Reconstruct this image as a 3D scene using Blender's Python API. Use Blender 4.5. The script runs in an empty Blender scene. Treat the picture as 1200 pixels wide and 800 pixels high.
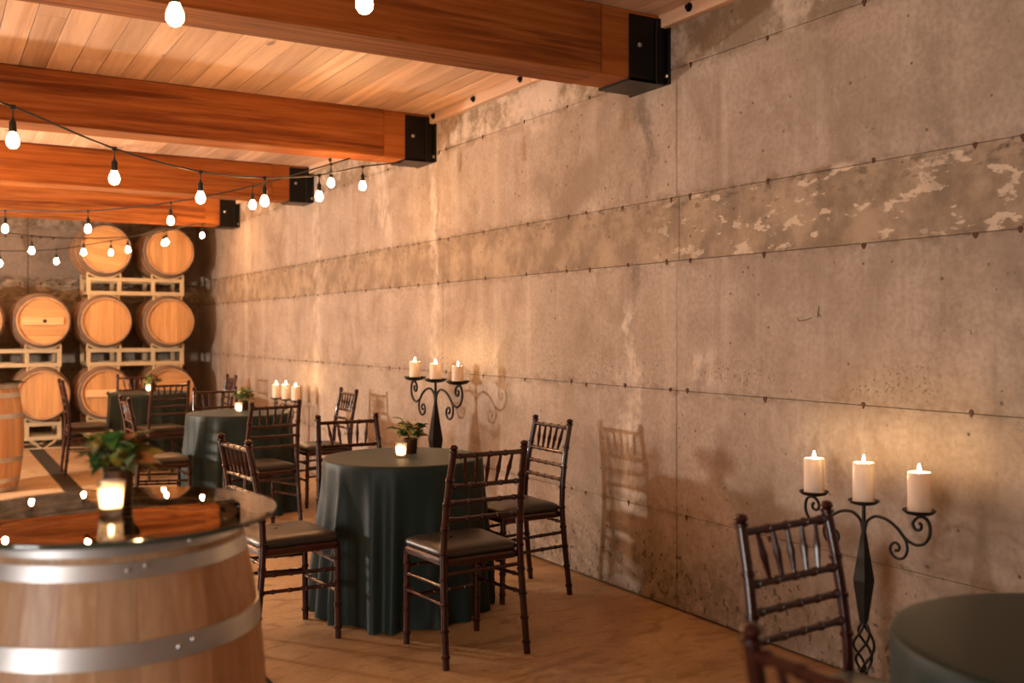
import bpy, math, random
from mathutils import Vector, Matrix, Euler
rnd = random.Random(7)
PI = math.pi
scene = bpy.context.scene
COL = scene.collection

# ---------------------------------------------------------------- camera
YAW = math.radians(30.4)
FPX = 1166.7; HOR = 388.0; CAMH = 1.40
cam_d = bpy.data.cameras.new('camera'); cam = bpy.data.objects.new('camera', cam_d); COL.objects.link(cam)
cam_d.sensor_width = 36.0; cam_d.lens = 35.0
cam_d.shift_y = -(400.0 - HOR) / 1200.0
cam.location = (0, 0, CAMH); cam.rotation_euler = (PI / 2, 0, -YAW)
cam_d.dof.use_dof = True; cam_d.dof.focus_distance = 4.9; cam_d.dof.aperture_fstop = 2.2
cam_d.clip_start = 0.05
scene.camera = cam
SN, CS = math.sin(YAW), math.cos(YAW)

def ray(px, py):
    a = (px - 600.0) / FPX
    return Vector((SN + a * CS, CS - a * SN, (HOR - py) / FPX))
def on_z(px, py, z):
    d = ray(px, py); t = (z - CAMH) / d.z
    return Vector((0, 0, CAMH)) + d * t
def at_t(px, py, t):
    return Vector((0, 0, CAMH)) + ray(px, py) * t

# ---------------------------------------------------------------- world, light, exposure
world = bpy.data.worlds.new('world'); scene.world = world; world.use_nodes = True
bg = world.node_tree.nodes['Background']; bg.inputs[0].default_value = (0.75, 0.85, 1.0, 1); bg.inputs[1].default_value = 0.6
vs = scene.view_settings
vs.view_transform = 'Standard'; vs.look = 'None'; vs.gamma = 1.0; vs.use_curve_mapping = False
vs.exposure = 0.55
try:
    scene.cycles.use_denoising = True
    scene.cycles.max_bounces = 8; scene.cycles.diffuse_bounces = 5; scene.cycles.glossy_bounces = 4
    scene.cycles.transparent_max_bounces = 16
    scene.cycles.caustics_reflective = False; scene.cycles.caustics_refractive = False
    scene.cycles.sample_clamp_indirect = 6.0
except Exception:
    pass

ZR = [0.0, .483, 1.103, 1.753, 2.073, 2.72, 3.06]
RX0, RX1 = -4.6, 3.24        # room in x
RY0, RY1 = -3.6, 14.05       # room in y
CEIL = 3.0
KEY_POS = (-2.0, 9.15, 1.32)
KEY_L = 1200.0               # globe lamp radiance
BULB_L = 175.0
FLAME_L = 420.0
FILL_W = 165.0
# added fill lamp outside an invented door opening, to brighten the near barrel
ad = bpy.data.lights.new('door_fill', 'AREA'); ad.shape = 'RECTANGLE'; ad.size = 2.2; ad.size_y = 2.2
ad.energy = FILL_W; ad.color = (1.0, 0.95, 0.90)
ao = bpy.data.objects.new('door_fill', ad); COL.objects.link(ao)
ao.location = (RX0 - 0.5, -0.6, 1.15); ao.rotation_euler = (PI / 2, 0, -PI / 2)

# ---------------------------------------------------------------- mesh helpers
class MB:
    def __init__(s): s.v = []; s.f = []
    def add(s, vs, fs, M=None):
        o = len(s.v)
        if M is not None: vs = [M @ Vector(p) for p in vs]
        s.v += [tuple(p) for p in vs]; s.f += [tuple(i + o for i in f) for f in fs]
        return s
    def box(s, x0, x1, y0, y1, z0, z1, c=0.0, M=None):
        if c <= 0:
            vs = [(x, y, z) for z in (z0, z1) for y in (y0, y1) for x in (x0, x1)]
            fs = [(0, 2, 3, 1), (4, 5, 7, 6), (0, 1, 5, 4), (2, 6, 7, 3), (0, 4, 6, 2), (1, 3, 7, 5)]
            return s.add(vs, fs, M)
        vs = []; idx = {}
        X = (x0, x1); Y = (y0, y1); Z = (z0, z1)
        for a in (0, 1):
            for b in (0, 1):
                for d in (0, 1):
                    sx, sy, sz = 1 - 2 * a, 1 - 2 * b, 1 - 2 * d
                    idx[a, b, d, 0] = len(vs); vs.append((X[a], Y[b] + sy * c, Z[d] + sz * c))
                    idx[a, b, d, 1] = len(vs); vs.append((X[a] + sx * c, Y[b], Z[d] + sz * c))
                    idx[a, b, d, 2] = len(vs); vs.append((X[a] + sx * c, Y[b] + sy * c, Z[d]))
        fs = []
        def q(l, ctr):
            p = [Vector(vs[i]) for i in l]
            n = (p[1] - p[0]).cross(p[2] - p[0]); m = sum(p, Vector()) / len(p)
            fs.append(tuple(l) if n.dot(m - ctr) > 0 else tuple(reversed(l)))
        ctr = Vector(((x0 + x1) / 2, (y0 + y1) / 2, (z0 + z1) / 2))
        for a in (0, 1):
            q([idx[a, 0, 0, 0], idx[a, 1, 0, 0], idx[a, 1, 1, 0], idx[a, 0, 1, 0]], ctr)
            q([idx[0, a, 0, 1], idx[1, a, 0, 1], idx[1, a, 1, 1], idx[0, a, 1, 1]], ctr)
            q([idx[0, 0, a, 2], idx[1, 0, a, 2], idx[1, 1, a, 2], idx[0, 1, a, 2]], ctr)
        for a in (0, 1):
            for b in (0, 1):
                q([idx[a, b, 0, 0], idx[a, b, 1, 0], idx[a, b, 1, 1], idx[a, b, 0, 1]], ctr)
                q([idx[a, 0, b, 0], idx[a, 1, b, 0], idx[a, 1, b, 2], idx[a, 0, b, 2]], ctr)
                q([idx[0, a, b, 1], idx[1, a, b, 1], idx[1, a, b, 2], idx[0, a, b, 2]], ctr)
                for d in (0, 1): q([idx[a, b, d, 0], idx[a, b, d, 1], idx[a, b, d, 2]], ctr)
        return s.add(vs, fs, M)
    def lathe(s, prof, n=24, M=None, a0=0.0):
        vs = []; fs = []; rows = []
        for r, z in prof:
            if r < 1e-6:
                rows.append([len(vs)]); vs.append((0, 0, z))
            else:
                rows.append(list(range(len(vs), len(vs) + n)))
                vs += [(r * math.cos(a0 + 2 * PI * k / n), r * math.sin(a0 + 2 * PI * k / n), z) for k in range(n)]
        for A, B in zip(rows, rows[1:]):
            for k in range(n):
                k2 = (k + 1) % n
                if len(A) == 1 and len(B) == 1: break
                if len(A) == 1: fs.append((A[0], B[k2], B[k]))
                elif len(B) == 1: fs.append((A[k], A[k2], B[0]))
                else: fs.append((A[k], A[k2], B[k2], B[k]))
        return s.add(vs, fs, M)
    def tube(s, path, rad, n=8, M=None, sq=False, closed=False):
        pts = [Vector(p) for p in path]; m = len(pts)
        if not hasattr(rad, '__len__'): rad = [rad] * m
        vs = []; fs = []
        up = None
        for i, p in enumerate(pts):
            t = (pts[min(i + 1, m - 1)] - pts[max(i - 1, 0)]).normalized()
            if up is None:
                up = Vector((0, 0, 1)) if abs(t.z) < .9 else Vector((0, 1, 0))
            e1 = (up - t * up.dot(t))
            e1 = e1.normalized() if e1.length > 1e-6 else t.orthogonal().normalized()
            up = e1; e2 = t.cross(e1)
            off = PI / 4 if sq else 0
            for k in range(n):
                a = 2 * PI * k / n + off
                vs.append(p + (e1 * math.cos(a) + e2 * math.sin(a)) * rad[i])
        for i in range(m - 1):
            for k in range(n):
                k2 = (k + 1) % n
                fs.append((i * n + k, i * n + k2, (i + 1) * n + k2, (i + 1) * n + k))
        fs.append(tuple(reversed(range(n)))); fs.append(tuple(range((m - 1) * n, m * n)))
        return s.add(vs, fs, M)
    def mesh(s, name, mat, angle=40):
        me = bpy.data.meshes.new(name); me.from_pydata(s.v, [], s.f); me.update()
        if mat: me.materials.append(mat)
        if angle:
            me.shade_smooth(); me.set_sharp_from_angle(angle=math.radians(angle))
        return me
    def build(s, name, mat, parent=None, angle=40, loc=None, rot=None):
        return link(name, s.mesh(name, mat, angle), parent, loc, rot)

def link(name, me, parent=None, loc=None, rot=None, scale=None):
    o = bpy.data.objects.new(name, me); COL.objects.link(o)
    if parent: o.parent = parent
    if loc is not None: o.location = loc
    if rot is not None: o.rotation_euler = rot
    if scale is not None: o.scale = scale
    return o
def tag(o, label=None, cat=None, group=None, kind=None):
    if label: o['label'] = label
    if cat: o['category'] = cat
    if group: o['group'] = group
    if kind: o['kind'] = kind
    return o
def empty(name, loc=(0, 0, 0), rz=0.0, label=None, cat=None, group=None):
    o = bpy.data.objects.new(name, None); COL.objects.link(o); o.empty_display_size = .1
    o.location = loc; o.rotation_euler = (0, 0, rz)
    return tag(o, label, cat, group)
def copy_tree(src, parent=None):
    c = src.copy(); COL.objects.link(c); c.parent = parent
    for ch in list(src.children): copy_tree(ch, c)
    return c
def spline(pts, per=6):
    P = [Vector(p) for p in pts]; out = []
    for i in range(len(P) - 1):
        p0 = P[max(i - 1, 0)]; p1 = P[i]; p2 = P[i + 1]; p3 = P[min(i + 2, len(P) - 1)]
        for k in range(per):
            t = k / per
            out.append(.5 * ((2 * p1) + (p2 - p0) * t + (2 * p0 - 5 * p1 + 4 * p2 - p3) * t * t + (3 * p1 - p0 - 3 * p2 + p3) * t ** 3))
    out.append(P[-1]); return out

# ---------------------------------------------------------------- material helpers
class NT:
    def __init__(s, name):
        s.m = bpy.data.materials.new(name); s.m.use_nodes = True
        s.t = s.m.node_tree; s.t.nodes.clear()
        s.out = s.t.nodes.new('ShaderNodeOutputMaterial')
    def n(s, typ, props=None, **inp):
        nd = s.t.nodes.new(typ)
        for k, v in (props or {}).items(): setattr(nd, k, v)
        for k, v in inp.items():
            key = k.replace('_', ' ')
            sock = nd.inputs[int(k[1:])] if (k[0] == 'i' and k[1:].isdigit()) else nd.inputs[key]
            if isinstance(v, bpy.types.NodeSocket): s.t.links.new(v, sock)
            else:
                if hasattr(sock.default_value, '__len__') and not isinstance(v, str):
                    v = list(v)
                    if len(sock.default_value) == 4 and len(v) == 3: v.append(1)
                sock.default_value = v
        return nd
    def math(s, op, a, b=0.0, c=0.0, clamp=False):
        nd = s.n('ShaderNodeMath', dict(operation=op, use_clamp=clamp), i0=a, i1=b)
        if op in ('MULTIPLY_ADD', 'SMOOTH_MIN', 'COMPARE'):
            if isinstance(c, bpy.types.NodeSocket): s.t.links.new(c, nd.inputs[2])
            else: nd.inputs[2].default_value = c
        return nd.outputs[0]
    def vmath(s, op, a, b):
        return s.n('ShaderNodeVectorMath', dict(operation=op), i0=a, i1=b).outputs[0]
    def mix(s, f, a, b, mode='MIX'):
        nd = s.t.nodes.new('ShaderNodeMix'); nd.data_type = 'RGBA'; nd.blend_type = mode
        for sock, v in ((nd.inputs[0], f), (nd.inputs[6], a), (nd.inputs[7], b)):
            if isinstance(v, bpy.types.NodeSocket): s.t.links.new(v, sock)
            elif hasattr(v, '__len__'): sock.default_value = (v[0], v[1], v[2], 1)
            else: sock.default_value = v
        return nd.outputs[2]
    def rng(s, v, a, b, lo=0.0, hi=1.0, smooth=True):
        nd = s.n('ShaderNodeMapRange', dict(interpolation_type='SMOOTHSTEP' if smooth else 'LINEAR'), i0=v, i1=a, i2=b, i3=lo, i4=hi)
        return nd.outputs[0]
    def noise(s, vec, scale, detail=4, rough=.55, dist=0.0):
        return s.n('ShaderNodeTexNoise', None, Vector=vec, Scale=scale, Detail=detail, Roughness=rough, Distortion=dist).outputs[0]
    def pos(s): return s.n('ShaderNodeNewGeometry').outputs['Position']
    def obj(s): return s.n('ShaderNodeTexCoord').outputs['Object']
    def rand(s): return s.n('ShaderNodeObjectInfo').outputs['Random']
    def scale(s, vec, sc): return s.vmath('MULTIPLY', vec, sc)
    def bump(s, h, strength=.3, dist=.01):
        return s.n('ShaderNodeBump', None, Strength=strength, Distance=dist, Height=h).outputs[0]
    def pbr(s, col, rough=.5, metal=0.0, normal=None, **kw):
        b = s.n('ShaderNodeBsdfPrincipled', None, Base_Color=col, Roughness=rough, Metallic=metal)
        if normal is not None: s.t.links.new(normal, b.inputs['Normal'])
        for k, v in kw.items():
            sock = b.inputs[k.replace('_', ' ')]
            if isinstance(v, bpy.types.NodeSocket): s.t.links.new(v, sock)
            elif hasattr(v, '__len__'): sock.default_value = (v[0], v[1], v[2], 1)[:len(sock.default_value)]
            else: sock.default_value = v
        return s.fin(b.outputs[0])
    def fin(s, sh): s.t.links.new(sh, s.out.inputs['Surface']); return s.m

def simple(name, col, rough=.5, metal=0.0, var=.12, scale=18, **kw):
    n = NT(name); p = n.obj()
    f = n.noise(p, scale, 4)
    c2 = tuple(min(1, c * (1 - var)) for c in col); c1 = tuple(min(1, c * (1 + var)) for c in col)
    return n.pbr(n.mix(f, c2, c1), rough, metal, **kw)

def wood(name, c_dark, c_mid, c_light, axis=1, world=True, rough=.55, scale=1.0, knots=True, tone=.25, coat=0.0, fine=.6, spec=.5):
    n = NT(name); p = n.pos() if world else n.obj(); r = n.rand()
    off = n.n('ShaderNodeCombineXYZ', None, X=n.math('MULTIPLY', r, 37.0), Y=n.math('MULTIPLY', r, 53.0), Z=n.math('MULTIPLY', r, 71.0)).outputs[0]
    p = n.vmath('ADD', p, off)
    st = [9.0 * scale] * 3; st[axis] = .55 * scale
    g = n.noise(n.scale(p, st), 1.0, 5, .6, .9)
    st2 = [60.0 * scale] * 3; st2[axis] = 2.0 * scale
    g2 = n.noise(n.scale(p, st2), 1.0, 3, .6, .2)
    col = n.mix(n.rng(g, .32, .66), c_dark, c_mid)
    col = n.mix(n.rng(g2, .38, .72, 0, fine), col, c_light)
    t = n.rng(r, 0, 1, 1 - tone, 1 + tone * .55, smooth=False)
    col = n.mix(1.0, col, n.n('ShaderNodeCombineColor', None, Red=t, Green=t, Blue=t).outputs[0], 'MULTIPLY')
    if knots:
        sk = [5.2 * scale] * 3; sk[axis] = 1.7 * scale
        wob = n.vmath('ADD', n.scale(p, sk), n.scale(n.n('ShaderNodeTexNoise', None, Vector=p, Scale=9.0).outputs[1], (.12, .12, .12)))
        v = n.n('ShaderNodeTexVoronoi', None, Vector=wob, Scale=1.0)
        kf = n.math('MULTIPLY', n.rng(v.outputs['Distance'], .11, .05), n.math('GREATER_THAN', n.n('ShaderNodeSeparateColor', None, Color=v.outputs['Color']).outputs[0], .5))
        col = n.mix(n.math('MULTIPLY', kf, .8), col, tuple(c * .35 for c in c_dark))
    nm = n.bump(g2, .18, .004)
    return n.pbr(col, rough, 0.0, nm, Coat_Weight=coat, Coat_Roughness=.3, Specular_IOR_Level=spec)

def emis(name, col, strength):
    n = NT(name); e = n.n('ShaderNodeEmission', None, Color=col, Strength=strength); return n.fin(e.outputs[0])

# ---- concrete wall with form bands, stains and pits
def concrete_wall(name, right=True, tone=1.0):
    n = NT(name); p = n.pos()
    s = n.n('ShaderNodeSeparateXYZ', None, Vector=p); X, Y, Z = s.outputs
    U = Y if right else X
    big = n.noise(p, .9, 5, .6)
    mid = n.noise(p, 5.0, 6, .65)
    fine = n.noise(p, 45.0, 3, .6)
    col = n.mix(n.rng(big, .3, .7), (.27, .205, .155), (.43, .345, .275))
    col = n.mix(n.rng(mid, .35, .72, 0, .5), col, (.50, .42, .35))
    col = n.mix(n.rng(fine, .35, .7, 0, .42), col, (.22, .16, .115))
    # drips
    dr = n.noise(n.scale(p, (7, 7, .28)), 1.0, 4, .6)
    col = n.mix(n.rng(dr, .52, .75, 0, .32), col, (.54, .46, .39))
    dr2 = n.noise(n.scale(p, (11, 11, .5)), 1.3, 4, .6)
    col = n.mix(n.rng(dr2, .56, .76, 0, .4), col, (.23, .17, .125))
    # rough band between the two upper joints, and the strip under the ledger
    edge = n.math('MULTIPLY_ADD', mid, .12, -.06)
    zz = n.math('ADD', Z, edge)
    band = n.math('MULTIPLY', n.rng(Z, 1.748, 1.758), n.rng(zz, 2.10, 2.06))
    bcol = n.mix(n.rng(mid, .36, .64), (.185, .13, .082), (.37, .275, .18))
    col = n.mix(n.math('MULTIPLY', band, .78), col, bcol)
    flk = n.noise(n.scale(p, (5, 5, 11)), 1.5, 6, .62)
    fm = n.math('MULTIPLY', n.rng(flk, .552, .585), n.math('MULTIPLY', band, n.rng(U, 4.4, 3.6)))
    col = n.mix(n.math('MULTIPLY', fm, .85), col, (.60, .49, .37))
    flk2 = n.noise(n.scale(p, (5, 5, 9)), 2.6, 6, .7)
    fm2 = n.math('MULTIPLY', n.rng(flk2, .53, .62), n.rng(zz, 1.92, 2.06))
    fm2 = n.math('MULTIPLY', fm2, n.rng(Z, 2.10, 2.05))
    col = n.mix(n.math('MULTIPLY', fm2, .75), col, (.10, .075, .05))
    top = n.rng(zz, 2.66, 2.76)
    tcol = n.mix(n.rng(n.noise(p, 3.2, 6, .7), .42, .6), (.20, .145, .085), (.62, .53, .43))
    col = n.mix(n.math('MULTIPLY', top, .75), col, tcol)
    # dirt gathered along the form joints
    jz = n.math('MULTIPLY_ADD', mid, .10, n.math('SUBTRACT', Z, .05))
    for zj in ZR[1:-1]:
        dj = n.rng(n.math('ABSOLUTE', n.math('SUBTRACT', jz, zj)), .055, .0)
        col = n.mix(n.math('MULTIPLY', n.math('MULTIPLY', dj, n.rng(flk2, .42, .62)), .55), col, (.15, .105, .07))
    cl = n.noise(n.scale(p, (1, 1.3, 1)), 1.7, 6, .68, .6)
    col = n.mix(n.rng(cl, .50, .68, 0, .6), col, (.205, .145, .10))
    # pits and specks
    v = n.n('ShaderNodeTexVoronoi', None, Vector=p, Scale=17.0)
    sel = n.n('ShaderNodeSeparateColor', None, Color=v.outputs['Color']).outputs[0]
    pit = n.math('MULTIPLY', n.rng(v.outputs['Distance'], .17, .10), n.math('GREATER_THAN', sel, .6))
    low = n.rng(n.math('MULTIPLY_ADD', mid, .5, Z), .95, .30)
    spk = n.noise(n.scale(p, (1, 1, .8)), 30.0, 3, .55)
    thr = n.math('MULTIPLY_ADD', low, -.135, .725)
    pit2 = n.rng(n.math('SUBTRACT', spk, thr), .0, .035)
    # honeycombed strip just above the 1.10 joint
    hc = n.math('MULTIPLY', n.rng(Z, 1.11, 1.17), n.rng(Z, 1.34, 1.2))
    hc = n.math('MULTIPLY', hc, n.rng(n.noise(p, 2.2, 3), .45, .6))
    v3 = n.n('ShaderNodeTexVoronoi', None, Vector=p, Scale=60.0)
    pit3 = n.math('MULTIPLY', n.rng(n.noise(p, 70.0, 2, .5), .58, .66), hc)
    low_n = n.noise(p, 13.0, 6, .72)
    grime = n.math('MULTIPLY', n.rng(n.math('ADD', low_n, n.math('MULTIPLY', low, .2)), .52, .80), n.rng(Z, .55, .15))
    col = n.mix(n.math('MULTIPLY', grime, .6), col, (.115, .085, .045))
    pits = n.math('MAXIMUM', pit, n.math('MAXIMUM', pit2, n.math('MULTIPLY', pit3, .7)))
    col = n.mix(n.math('MULTIPLY', pits, .8), col, (.075, .05, .03))
    if right:
        wob = n.math('MULTIPLY_ADD', n.noise(n.scale(p, (1, 1.5, 2.6)), 1.0, 5, .6), .5, -.25)
        wy = n.math('ADD', Y, wob)
        rag = n.rng(n.noise(n.scale(p, (9, 9, 5)), 1.6, 6, .7), .38, .62, .12, 1.0)
        def streak(y0, w, z0, z1, k, c, soft=.12):
            nonlocal col
            g = n.math('ABSOLUTE', n.math('SUBTRACT', wy, y0))
            m = n.math('MULTIPLY', n.rng(g, w, w * .2), n.math('MULTIPLY', n.rng(Z, z0 - soft, z0 + soft), n.rng(Z, z1 + soft, z1 - soft)))
            m = n.math('MULTIPLY', m, n.math('MULTIPLY', rag, k))
            col = n.mix(m, col, c)
        W = (.68, .60, .52); D = (.14, .105, .075)
        streak(4.31, .10, .1, 1.05, .85, W); streak(4.30, .05, .1, 1.60, .75, W); streak(4.33, .22, .0, .45, .45, D)
        streak(4.26, .07, 1.60, 1.76, .8, D, .05); streak(4.36, .25, 1.10, 1.22, .5, W, .06)
        streak(4.16, .075, 2.14, 2.68, .8, D, .1); streak(3.72, .16, 1.12, 1.32, .6, W, .06)
        streak(6.66, .10, 1.0, 2.75, .4, W); streak(6.56, .05, 2.05, 2.7, .5, D)
        streak(9.25, .13, .9, 2.8, .35, W); streak(8.2, .08, 1.1, 2.1, .35, D); streak(7.6, .2, 2.2, 2.9, .5, W)
        streak(5.3, .35, 2.62, 2.9, .55, W, .06); streak(11.7, .15, .8, 2.8, .35, W)
        streak(2.42, .10, 1.2, 2.6, .35, D, .3); streak(2.1, .12, 1.0, 1.7, .4, D, .2); streak(2.9, .5, .75, 1.05, .35, W, .12)
        streak(5.6, .5, .95, 1.1, .35, W, .06)
    hgt = n.math('ADD', n.math('MULTIPLY', mid, .5), n.math('MULTIPLY', pits, -1.2))
    hgt = n.math('ADD', hgt, n.math('MULTIPLY', fine, .22))
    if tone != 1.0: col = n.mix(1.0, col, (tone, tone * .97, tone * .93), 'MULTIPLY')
    return n.pbr(col, .82, 0.0, n.bump(hgt, .45, .006))

def floor_mat():
    n = NT('floor_concrete'); p = n.pos()
    a = n.noise(n.scale(p, (1, .8, 1)), .8, 6, .62, 1.2); b = n.noise(n.scale(p, (2.2, 5, 1)), 1.6, 6, .65, 1.5); c = n.noise(p, 40, 3)
    col = n.mix(n.rng(a, .32, .68), (.34, .215, .108), (.54, .38, .215))
    col = n.mix(n.rng(b, .50, .64, 0, .62), col, (.23, .135, .062))
    col = n.mix(n.rng(b, .40, .28, 0, .5), col, (.62, .47, .31))
    col = n.mix(n.rng(c, .4, .75, 0, .22), col, (.16, .11, .065))
    rough = n.rng(a, .3, .7, .38, .6)
    return n.pbr(col, rough, 0.0, n.bump(b, .08, .004))

M = {}
M['wall_r'] = concrete_wall('wall_concrete', True)
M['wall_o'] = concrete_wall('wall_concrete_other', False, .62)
M['joint'] = simple('joint_concrete', (.16, .12, .09), .9)
M['rust'] = simple('rust', (.075, .028, .014), .85, var=.4, scale=60)
M['floor'] = floor_mat()
M['plank'] = wood('pine_plank', (.56, .34, .20), (.78, .54, .37), (.85, .63, .46), 1, True, .5, .85, True, .26, fine=.35)
M['beam'] = wood('fir_beam', (.135, .032, .006), (.34, .102, .019), (.43, .15, .035), 0, True, .62, .8, True, .10, fine=.75, spec=.2)
M['beam_inset'] = wood('fir_beam_inset', (.27, .075, .014), (.40, .13, .026), (.45, .16, .038), 0, True, .6, .9, False, .06, spec=.2)
M['steel'] = simple('black_bracket_steel', (.012, .011, .010), .38, .7)
M['bolt'] = simple('galvanised_bolt', (.55, .52, .48), .35, 1.0)
M['iron'] = simple('wrought_iron', (.010, .009, .008), .48, .5)
M['oak'] = wood('barrel_oak', (.50, .265, .125), (.66, .395, .21), (.74, .49, .295), 2, False, .42, 1.0, False, .24)
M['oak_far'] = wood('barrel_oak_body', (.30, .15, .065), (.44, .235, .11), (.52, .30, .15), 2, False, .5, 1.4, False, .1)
M['head'] = wood('barrel_head_oak', (.45, .21, .068), (.58, .30, .11), (.66, .375, .16), 0, False, .5, 1.4, False, .16)
M['hoop'] = simple('galvanised_hoop', (.66, .65, .64), .45, .9, var=.25, scale=9)
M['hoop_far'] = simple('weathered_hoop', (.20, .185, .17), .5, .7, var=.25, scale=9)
M['rack'] = simple('cream_painted_steel', (.50, .375, .215), .45)
M['chair'] = simple('mahogany_lacquer', (.034, .0050, .0028), .24, var=.35, scale=30, Coat_Weight=.3, Coat_Roughness=.12)
M['cushion'] = simple('black_vinyl', (.026, .020, .015), .36, var=.1)
def cloth_mat():
    n = NT('green_satin_cloth'); p = n.obj()
    w = n.noise(n.scale(p, (1, 1, 1)), 220.0, 2); f = n.noise(p, 5, 3)
    col = n.mix(f, (.009, .020, .017), (.013, .027, .023))
    return n.pbr(col, .55, 0.0, n.bump(w, .12, .001), Specular_IOR_Level=.3, Sheen_Weight=.05, Sheen_Roughness=.4, Sheen_Tint=(.55, .62, .58))
M['cloth'] = cloth_mat()
M['table'] = simple('grey_table_board', (.35, .32, .28), .6)
def wax_mat():
    n = NT('ivory_wax')
    d = n.n('ShaderNodeBsdfPrincipled', None, Base_Color=(.93, .87, .76), Roughness=.45).outputs[0]
    t = n.n('ShaderNodeBsdfTranslucent', None, Color=(.95, .72, .45)).outputs[0]
    return n.fin(n.n('ShaderNodeMixShader', None, i0=.4, i1=d, i2=t).outputs[0])
M['wax'] = wax_mat()
M['wick'] = simple('wick', (.02, .015, .01), .9)
M['flame'] = emis('flame', (1.0, .62, .28), FLAME_L)
M['bulb'] = emis('bulb_glow', (1.0, .52, .22), BULB_L)
M['cord'] = simple('black_rubber_cord', (.012, .011, .010), .4)
M['globe'] = emis('lamp_globe', (1.0, .88, .76), KEY_L)
def thin_glass(name, tint=(.96, .98, .96), rough=.0, ior=1.5, trans=0.0):
    n = NT(name)
    fr = n.n('ShaderNodeFresnel', None, IOR=ior).outputs[0]
    t = n.n('ShaderNodeBsdfTransparent', None, Color=tint).outputs[0]
    if trans > 0:
        tl = n.n('ShaderNodeBsdfTranslucent', None, Color=(1.0, .9, .8)).outputs[0]
        t = n.n('ShaderNodeMixShader', None, i0=trans, i1=t, i2=tl).outputs[0]
    g = n.n('ShaderNodeBsdfGlossy', None, Color=(1, 1, 1), Roughness=rough).outputs[0]
    return n.fin(n.n('ShaderNodeMixShader', None, i0=fr, i1=t, i2=g).outputs[0])
M['glass'] = thin_glass('clear_glass')
M['glass_edge'] = simple('green_glass_edge', (.05, .075, .06), .08, Coat_Weight=.5)
M['votive'] = thin_glass('frosted_votive_glass', (1.0, .93, .88), .1, 1.45, .75)
M['pot'] = simple('bronze_pot', (.085, .045, .022), .42, .45)
M['leaf1'] = simple('leaf_green', (.085, .20, .025), .45, var=.35, Subsurface_Weight=.1)
M['leaf2'] = simple('leaf_dark_green', (.022, .085, .018), .4, var=.3)
M['leaf3'] = simple('leaf_yellow_green', (.42, .40, .07), .5, var=.25)
M['leaf4'] = simple('leaf_orange_brown', (.38, .14, .03), .5, var=.3)
M['leaf5'] = simple('leaf_pale_green', (.33, .48, .24), .5, var=.2)
M['petal'] = simple('bud_cream', (.62, .52, .20), .5, var=.2)

# ================================================================ SETTING
fl = MB().box(RX0 - .2, RX1 + .2, RY0 - .2, RY1 + .2, -.2, 0).build('floor', M['floor']); tag(fl, 'tan sealed concrete floor with brown stains', kind='structure')

# right wall: backing slab + cast panels between form joints
YJ0, YJD = 1.26, 2.63
wr = MB().box(RX1 + .03, RX1 + .30, RY0 - .3, RY1 + .3, -.2, 3.2).build('wall_right', M['joint'])
tag(wr, 'long cast concrete wall with form joints and rusty tie holes', kind='structure')
ys = [RY0 - .3] + [YJ0 + YJD * k for k in range(-1, 5)] + [RY1 + .05]
for i in range(len(ZR) - 1):
    for j in range(len(ys) - 1):
        dx = rnd.uniform(-.0015, .0015)
        sh = .02 if i == 3 else 0
        g = .0010
        MB().box(RX1 + dx, RX1 + .035, ys[j] + g - sh * (j > 0), ys[j + 1] - g - sh * (j < len(ys) - 2), ZR[i] + (g if i else .012), ZR[i + 1] - g, .0018).build('concrete_panel', M['wall_r'], wr, 30)
# rusty tie ends: a shallow plug with a drip tail
def tie_mesh(k):
    m = MB(); r = .0105; n = 10
    ring = [(0, r * math.cos(2 * PI * a / n) * (1 + .12 * math.sin(3 * a + k)), r * math.sin(2 * PI * a / n)) for a in range(n)]
    tail = .004 + .009 * k
    vs = [(-.003, 0, 0)] + [(-.0025, y, z) if z > -.004 else (-.0025, y * .8, z - tail * max(0, 1 - abs(y) / r) ** 2) for _, y, z in ring]
    base = [(.004, v[1] * 1.05, v[2] * 1.05) for v in vs[1:]]
    fs = [(0, 1 + a, 1 + (a + 1) % n) for a in range(n)]
    vs2 = vs + base
    fs += [(1 + a, 1 + n + a, 1 + n + (a + 1) % n, 1 + (a + 1) % n) for a in range(n)]
    return m.add(vs2, fs).mesh('form_tie', M['rust'], 30)
ties = [tie_mesh(k) for k in range(3)]
for zj in ZR[1:-1]:
    for k in range(0, 5):
        for off in (.07, .42, .79, .97, 1.45, 2.0, 2.55):
            y = YJ0 + YJD * k + off + rnd.uniform(-.03, .03)
            if y < 1.7 or y > RY1 - .15: continue
            if zj == ZR[1] and rnd.random() < .25: continue
            link('form_tie', rnd.choice(ties), wr, (RX1, y, zj + rnd.uniform(-.008, .008)), None, (1, rnd.uniform(.8, 1.15), rnd.uniform(.8, 1.15)))
# faint pencil scribble on the wall
MBs = MB()
for pts in ([(934, 372), (936, 376), (940, 375.5), (946, 374.5), (951, 372)], [(960, 358), (959, 364), (958, 371)], [(958, 366), (962, 371)]):
    pth = []
    for px, py in pts:
        d = ray(px, py); t = (RX1 - .0015) / d.x; pth.append(Vector((0, 0, CAMH)) + d * t)
    MBs.tube(pth, .0018, 4)
MBs.build('pencil_mark', simple('pencil_grey', (.17, .115, .08), .9), wr)

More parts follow.
